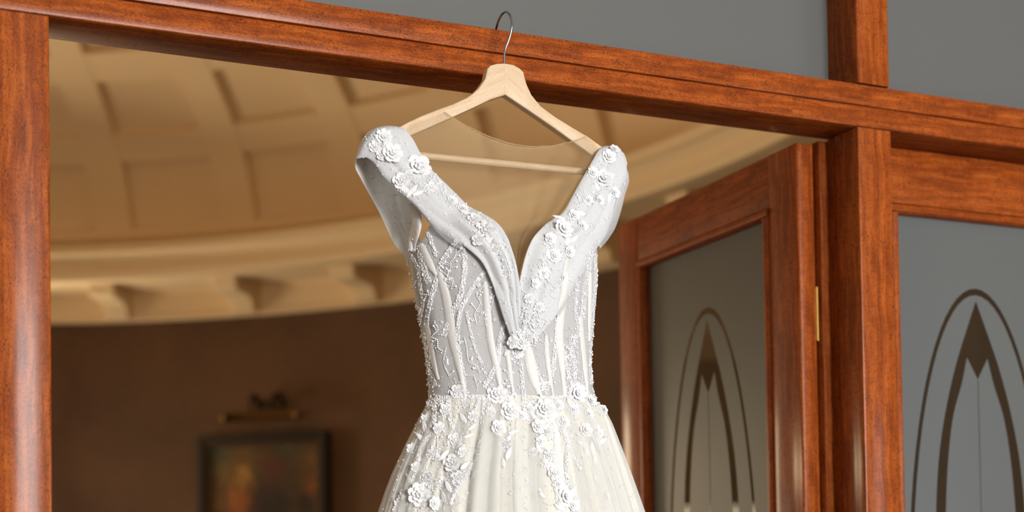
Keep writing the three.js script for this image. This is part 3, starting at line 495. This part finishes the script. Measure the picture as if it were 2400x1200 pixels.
// --- beadwork
const beads = [], rings = [];
const bead = (px, py, r = 2.0) => { const h = hit(px, py, r * 0.0005); if (h) beads.push([h.p, r / 1320]); };
function along(pts, step, fn) { const c = new THREE.CatmullRomCurve3(pts.map(([x, y]) => V3(x, y, 0)), false, 'centripetal'), n = Math.max(2, Math.round(c.getLength() / step)); for (let i = 0; i <= n; i++) { const p = c.getPointAt(i / n), t = c.getTangentAt(i / n); fn(p.x, p.y, -t.y, t.x, i / n); } }
function cord(pts, w) { along(pts, 2.5, (x, y, nx, ny) => { const k = Math.max(2, Math.round(w / 2.7)); for (let j = 0; j < k; j++) { const o = ((j + 0.5) / k - 0.5) * w + rr(-0.9, 0.9); bead(x + nx * o + rr(-0.8, 0.8), y + ny * o + rr(-0.8, 0.8), rnd() < 0.12 ? rr(1.9, 2.5) : rr(1.0, 1.7)); } }); }
function twig(pts, k = 1) { along(pts, 4.6, (x, y, nx, ny, t) => { bead(x, y, rr(1.5, 2.1)); if (rnd() < 0.34) { const s = rnd() < 0.5 ? 1 : -1, n = 2 + Math.floor(rnd() * 3); for (let j = 1; j <= n; j++) bead(x + s * nx * j * 4.4 * k - ny * j * 1.6, y + s * ny * j * 4.4 * k + nx * j * 1.6, j === n ? 2.7 : 1.7); } }); }
for (const [w, ...pts] of [
  [11, [1069, 563], [1048, 595], [1032, 621], [1021, 661], [1008, 709], [1001, 752], [1000, 787], [1005, 840], [1012, 877], [1020, 906]],
  [12, [1085, 579], [1089, 621], [1084, 667], [1075, 704], [1061, 733], [1048, 765], [1040, 787]],
  [10, [1136, 637], [1112, 667], [1096, 693], [1080, 725], [1075, 752], [1072, 789], [1075, 827], [1083, 867], [1088, 905]],
  [6, [1093, 731], [1101, 773], [1112, 813], [1129, 853]],
  [14, [1155, 691], [1144, 720], [1143, 762]],
  [11, [1181, 757], [1171, 795], [1165, 840], [1150, 880], [1134, 908]],
  [14, [984, 576], [989, 613], [1000, 648], [1006, 662]],
  [8, [957, 587], [981, 629], [984, 667], [992, 709], [984, 750], [981, 781]],
  [9, [1002, 545], [1012, 570], [1022, 600]],
  [10, [1304, 744], [1304, 780], [1298, 840], [1292, 885]],
  [8, [1310, 780], [1328, 864], [1340, 902]],
  [9, [1352, 660], [1349, 735], [1355, 774], [1341, 812], [1346, 855], [1347, 900]],
  [12, [1384, 590], [1378, 630], [1372, 665], [1367, 705], [1364, 750]],
  [9, [1220, 834], [1223, 885], [1229, 945]],
  [7, [1247, 837], [1265, 885], [1280, 924]],
  [7, [1172, 806], [1170, 840], [1171, 880], [1176, 905]],
  [6, [1235, 855], [1250, 888]],
  [9, [1394, 595], [1395, 650], [1391, 710], [1387, 770], [1384, 830], [1385, 900]],
  [8, [1003, 940], [1050, 931], [1100, 930], [1150, 937], [1210, 948], [1260, 938], [1320, 930], [1390, 928]],
  [9, [1050, 939], [1053, 972], [1059, 1008]], [8, [1134, 933], [1131, 975], [1128, 1020], [1122, 1050]], [7, [1122, 936], [1113, 958], [1104, 978]],
  [6, [1125, 1062], [1104, 1089], [1092, 1113]], [8, [1077, 1134], [1064, 1160], [1056, 1182]],
  [9, [1020, 939], [1018, 975], [1017, 1008], [1000, 1030], [984, 1050], [980, 1095], [969, 1125], [962, 1160], [958, 1195]],
  [7, [1228, 960], [1240, 993]], [7, [1303, 981], [1315, 1010], [1330, 1038], [1342, 1066], [1360, 1101]], [8, [1342, 1008], [1333, 1035], [1327, 1074], [1330, 1140]],
  [6, [1297, 1014], [1300, 1044], [1291, 1074]], [8, [1273, 1074], [1288, 1105], [1300, 1140], [1310, 1195]], [6, [1424, 1108], [1432, 1130], [1446, 1172]],
  [7, [940, 1110], [928, 1140], [922, 1165]], [10, [945, 1150], [932, 1180], [925, 1200]], [7, [1382, 1010], [1400, 1045], [1412, 1062]],
]) cord(pts, w);
for (const t of [[[1069, 581], [1067, 600], [1057, 613], [1056, 629], [1048, 648], [1061, 653], [1058, 677]], [[1133, 669], [1117, 691], [1125, 709], [1112, 736], [1116, 757]], [[1019, 757], [1027, 771], [1013, 790], [1025, 797], [1027, 815], [1037, 823]], [[1088, 792], [1093, 813], [1099, 848], [1117, 859], [1123, 872]], [[1181, 803], [1187, 813], [1203, 827], [1205, 843]], [[1195, 850], [1190, 880], [1200, 900], [1208, 930]], [[976, 659], [968, 680], [971, 707], [984, 723]], [[989, 667], [987, 688], [1005, 691]], [[1334, 786], [1334, 810], [1337, 840]], [[1283, 870], [1286, 891], [1280, 912]], [[1032, 948], [1038, 981], [1038, 1008]], [[999, 1098], [1011, 1128], [1014, 1150]], [[1045, 815], [1040, 850], [1052, 880]], [[1110, 880], [1118, 905]], [[1262, 760], [1280, 790], [1275, 830]], [[1365, 860], [1362, 900]], [[1020, 1000], [1026, 1040], [1020, 1080]], [[1020, 405], [1030, 430], [1038, 455], [1052, 460]], [[1008, 420], [1015, 440], [1000, 452]], [[1368, 450], [1372, 468], [1360, 478]], [[1175, 580], [1188, 610], [1198, 640]], [[1260, 620], [1272, 640], [1285, 660]]]) twig(t);
// dense clusters at the crossing of the drapes and at the waist
for (const [cx, cy, sx, sy, n] of [[1228, 795, 32, 26, 190], [1240, 745, 26, 30, 70], [1180, 925, 30, 10, 60], [1075, 920, 26, 8, 60], [1350, 915, 28, 14, 90], [1020, 940, 20, 16, 80], [1400, 940, 14, 14, 60], [1275, 905, 18, 12, 60], [1325, 850, 12, 40, 60], [1345, 830, 10, 60, 70], [1000, 880, 8, 40, 40]]) for (let i = 0; i < n; i++) { const a = rr(0, 6.28), q = Math.sqrt(rnd()); bead(cx + sx * q * Math.cos(a), cy + sy * q * Math.sin(a), rr(1.3, 2.6)); }
// curled threads embroidered on the net
const loops = [];
const loop = (cx, cy, r) => { const a0 = rr(0, 6.28), sweep = rr(1.8, 4.2), gr = rr(0.5, 1.3), pts = []; for (let i = 0; i <= 12; i++) { const a = a0 + sweep * i / 12, q = r * lerp(1, gr, i / 12), h = hit(cx + q * Math.cos(a), cy + q * Math.sin(a) * 0.8, 0.0007); if (!h) return; if (pts.length && pts[pts.length - 1].distanceTo(h.p) > 0.012) return; pts.push(h.p); } loops.push(new THREE.TubeGeometry(catmull(pts), 20, 0.00026, 3)); };
for (let i = 0; i < 360; i++) loop(rr(850, 1470), rr(300, 920), rr(5, 14));
for (let i = 0; i < 120; i++) loop(rr(900, 1490), rr(930, 1195), rr(3.5, 9));
{ const g = mergeGeometries(loops); const m = wpart(dress, 'thread_embroidery', g, D.thread, 'fine curled white threads'); m.userData.kind = 'stuff'; }
// scattered beads and sequins over straps, bodice and skirt
for (let i = 0; i < 900; i++) { const left = rnd() < 0.55, px = left ? rr(930, 1110) : rr(1230, 1430), py = rr(935, 1199); const h = hit(px, py, 0.0006); if (h && rnd() < (left ? 1 : 0.6)) beads.push([h.p, rr(0.8, 1.7) / 1320]); }
for (let i = 0; i < 700; i++) { const px = rr(850, 1470), py = rr(300, 920); const h = hit(px, py, 0.0008); if (h) beads.push([h.p, rr(1.0, 1.9) / 1320]); }
for (let i = 0; i < 200; i++) { const px = rr(860, 1500), py = rr(300, 1198); const h = hit(px, py, 0.0012); if (h) rings.push([h.p, h.n, rr(2.2, 3.2) / 1320]); }
// beads standing out along the sides
for (const [l, r] of [[1, 0], [0, 1]]) for (let py = 596; py < 925; py += 4.2) { const row = interp(l ? [[596, 953], [650, 963], [700, 971], [750, 981], [800, 990], [850, 997], [900, 1003], [930, 1003]] : [[596, 1397], [650, 1398], [700, 1394], [750, 1389], [800, 1385], [850, 1384], [900, 1387], [930, 1392]], py); if (rnd() < 0.75) { const p = onZ(row + (l ? -1 : 1) * rr(-4, 1.8), py + rr(-2, 2), ZC + (l ? -0.03 : 0.035)); beads.push([p, rr(1.6, 3.1) / 1320]); } }
const flowers = [[920, 360, 24], [981, 393, 30], [900, 322, 20], [880, 345, 16], [940, 425, 20], [1137, 540, 23], [1112, 515, 16], [1120, 562, 14], [1060, 470, 13], [1427, 368, 19], [1416, 420, 25], [1390, 405, 15], [1440, 350, 13], [1440, 452, 15], [1320, 537, 24], [1290, 560, 15], [1345, 505, 15], [1300, 600, 17], [1275, 640, 15], [1255, 665, 12], [1165, 925, 25], [1196, 964, 24], [1168, 1003, 19], [1277, 959, 25], [1262, 1000, 18], [1282, 1012, 16], [1352, 922, 26], [1372, 1008, 18], [1398, 1008, 12], [985, 1160, 29], [1066, 1033, 18], [1060, 1086, 21], [1030, 1005, 15], [1324, 1165, 25], [1072, 917, 16], [1110, 976, 13], [1000, 985, 15], [1074, 1120, 16], [1015, 1065, 15], [966, 1052, 13], [1300, 1110, 16], [1288, 1068, 14], [1268, 1035, 14], [1236, 790, 15], [1224, 802, 19], [1203, 802, 15], [1214, 826, 15], [1345, 960, 14], [1385, 940, 15], [1405, 1015, 11], [1185, 1040, 12], [1040, 1130, 14], [1000, 1120, 15], [1020, 1180, 16], [1085, 1060, 12], [1045, 960, 14], [1090, 945, 12], [975, 1095, 12], [1240, 960, 14], [1310, 950, 13], [1325, 990, 12], [1250, 1060, 11], [1310, 1135, 13], [1345, 1185, 14], [1225, 975, 11], [1150, 965, 12], [1415, 960, 12], [1380, 970, 13], [955, 415, 14], [895, 365, 14], [1010, 440, 13], [1085, 490, 14], [1160, 585, 13], [1185, 640, 11], [1405, 470, 13], [1380, 470, 12], [1365, 530, 14], [1335, 590, 14], [1320, 650, 13], [1240, 700, 12], [1265, 720, 12]];
for (const [x, y, r] of flowers) for (let i = 0; i < 16; i++) { const a = rr(0, 6.28), q = r * rr(0.75, 1.35); bead(x + q * Math.cos(a), y + q * Math.sin(a), rr(1.0, 2.0)); }
const bm = new THREE.InstancedMesh(new THREE.IcosahedronGeometry(1, 2), D.pearl, beads.length), mm = new THREE.Matrix4(), qq = new THREE.Quaternion();
beads.forEach(([p, r], i) => bm.setMatrixAt(i, mm.compose(p.clone().sub(dress.position), qq.identity(), V3(r, r, r))));
bm.name = 'beadwork'; bm.userData = { kind: 'stuff', label: 'pearly bead embroidery' }; shadow(bm); dress.add(bm);
const sm = new THREE.InstancedMesh(new THREE.TorusGeometry(0.72, 0.3, 6, 14), D.sequin, rings.length);
rings.forEach(([p, n, r], i) => sm.setMatrixAt(i, mm.compose(p.clone().sub(dress.position), qq.setFromUnitVectors(V3(0, 0, 1), n), V3(r, r, r))));
sm.name = 'sequins'; sm.userData = { kind: 'stuff', label: 'tiny ring sequins' }; shadow(sm); dress.add(sm);
// --- lace flowers and leaves
function flowerGeometry(petals, ruffle, ph) {
  const layer = (R, lift, ph2) => grid(84, 6, (u, v) => { const a = u * 2 * Math.PI, pe = Math.abs(Math.cos(petals / 2 * (a + ph2))) ** 0.55, rad = R * v * (0.74 + 0.26 * pe) * (1 + 0.05 * Math.sin(33 * a + ph)); const z = lift + 0.16 * v * v * pe + ruffle * v * (Math.sin(26 * a + ph + 4 * v) * 0.7 + Math.sin(41 * a - 3 * v) * 0.5); return V3(rad * Math.cos(a), rad * Math.sin(a), z); });
  return mergeGeometries([layer(1, 0.02, ph), layer(0.66, 0.13, ph + 0.6), layer(0.36, 0.24, ph + 1.4)]);
}
const flowerKinds = [flowerGeometry(6, 0.045, 0.2), flowerGeometry(5, 0.05, 1.3), flowerGeometry(8, 0.045, 2.2)];
const leafGeometry = (() => { const half = grid(8, 26, (u, v) => { const w = 0.34 * Math.sin(Math.PI * v ** 0.8) ** 0.8 * (1 + 0.10 * Math.sin(v * 70)), x = (u - 0.5) * 2; return V3(x * w, v * 2 - 1, 0.10 * (1 - x * x) + 0.05 * Math.sin(v * 44 + Math.abs(x) * 6) * (1 - Math.abs(x) * 0.4) - 0.06 * Math.exp(-x * x * 30)); }); return half; })();
const pearlGeometry = new THREE.SphereGeometry(1, 12, 10);
function applique(kind, px, py, r, turn, name) {
  const h = hit(px, py, 0.0006); if (!h) return; const s = r / 1320;
  const m = shadow(new THREE.Mesh(kind, D.lace)); m.name = name; dress.add(m);
  m.position.copy(h.p).sub(dress.position); m.quaternion.setFromUnitVectors(V3(0, 0, 1), h.n.lerp(V3(-0.3, 0, 0.95), 0.35).normalize()); m.rotateZ(turn); m.scale.set(s, s, s * 1.1);
  if (name === 'lace_flower') for (const [dx, dy, q] of [[0, 0, 0.13], [0.17, 0.05, 0.07], [-0.12, 0.14, 0.07], [-0.05, -0.18, 0.07]]) { const b = shadow(new THREE.Mesh(pearlGeometry, D.pearl)); b.name = 'pearl'; b.position.set(dx, dy, 0.34); b.scale.setScalar(q); m.add(b); }
}
flowers.forEach(([x, y, r], i) => applique(flowerKinds[i % 3], x, y, r, rr(0, 6.28), 'lace_flower'));
const leaves = [[945, 442, 20, 0.9], [966, 447, 20, -0.7], [981, 452, 16, -1.2], [955, 405, 16, 2.0], [905, 345, 17, 0.4], [890, 322, 16, 1.2], [1000, 372, 15, -0.9], [1150, 556, 15, -0.4], [1090, 498, 15, 1.0], [1400, 440, 16, 0.5], [1428, 462, 17, -0.4], [1360, 500, 16, 1.6], [1330, 562, 18, -0.3], [1345, 560, 15, -0.9], [1310, 510, 16, 1.2], [1285, 595, 14, 0.4], [1265, 640, 13, 0.2], [1190, 1030, 15, -0.6], [1176, 1048, 17, 0.6], [1192, 1062, 17, -0.4], [1180, 1085, 13, 0.1], [1205, 1012, 15, -1.3], [1250, 975, 13, 0.6], [1300, 975, 14, -1.2], [1262, 1050, 15, 0.4], [1280, 1085, 14, -0.4], [1305, 1095, 15, -0.9], [1365, 1040, 16, 1.1], [1388, 1050, 18, 0.1], [1410, 1035, 17, -1.1], [1395, 1075, 16, -0.2], [1375, 1060, 13, 0.6], [1100, 1020, 14, -1.2], [1085, 980, 16, 0.5], [1107, 1000, 13, -0.9], [995, 1000, 18, 0.2], [985, 1025, 15, 0.7], [1020, 1065, 17, 0.9], [1042, 1065, 17, -0.7], [1090, 1090, 15, -0.9], [1050, 1140, 16, 0.4], [1040, 1165, 17, 0.3], [945, 1165, 16, 0.5], [930, 1185, 15, 0.4], [958, 1120, 13, 0.6], [1345, 1150, 16, -0.5], [1350, 1180, 15, -1.0], [1310, 1190, 14, 0.9], [1412, 945, 16, 2.4], [1400, 930, 14, 1.9], [1335, 945, 14, 0.5], [1005, 950, 15, 0.5], [1110, 1112, 12, 2.6], [1426, 1160, 11, 0.4], [1270, 1160, 10, 0.7], [1395, 1120, 10, 0.3]];
leaves.forEach(([x, y, r, a]) => applique(leafGeometry, x, y, r, a, 'lace_leaf'));
renderer.render(scene, camera);
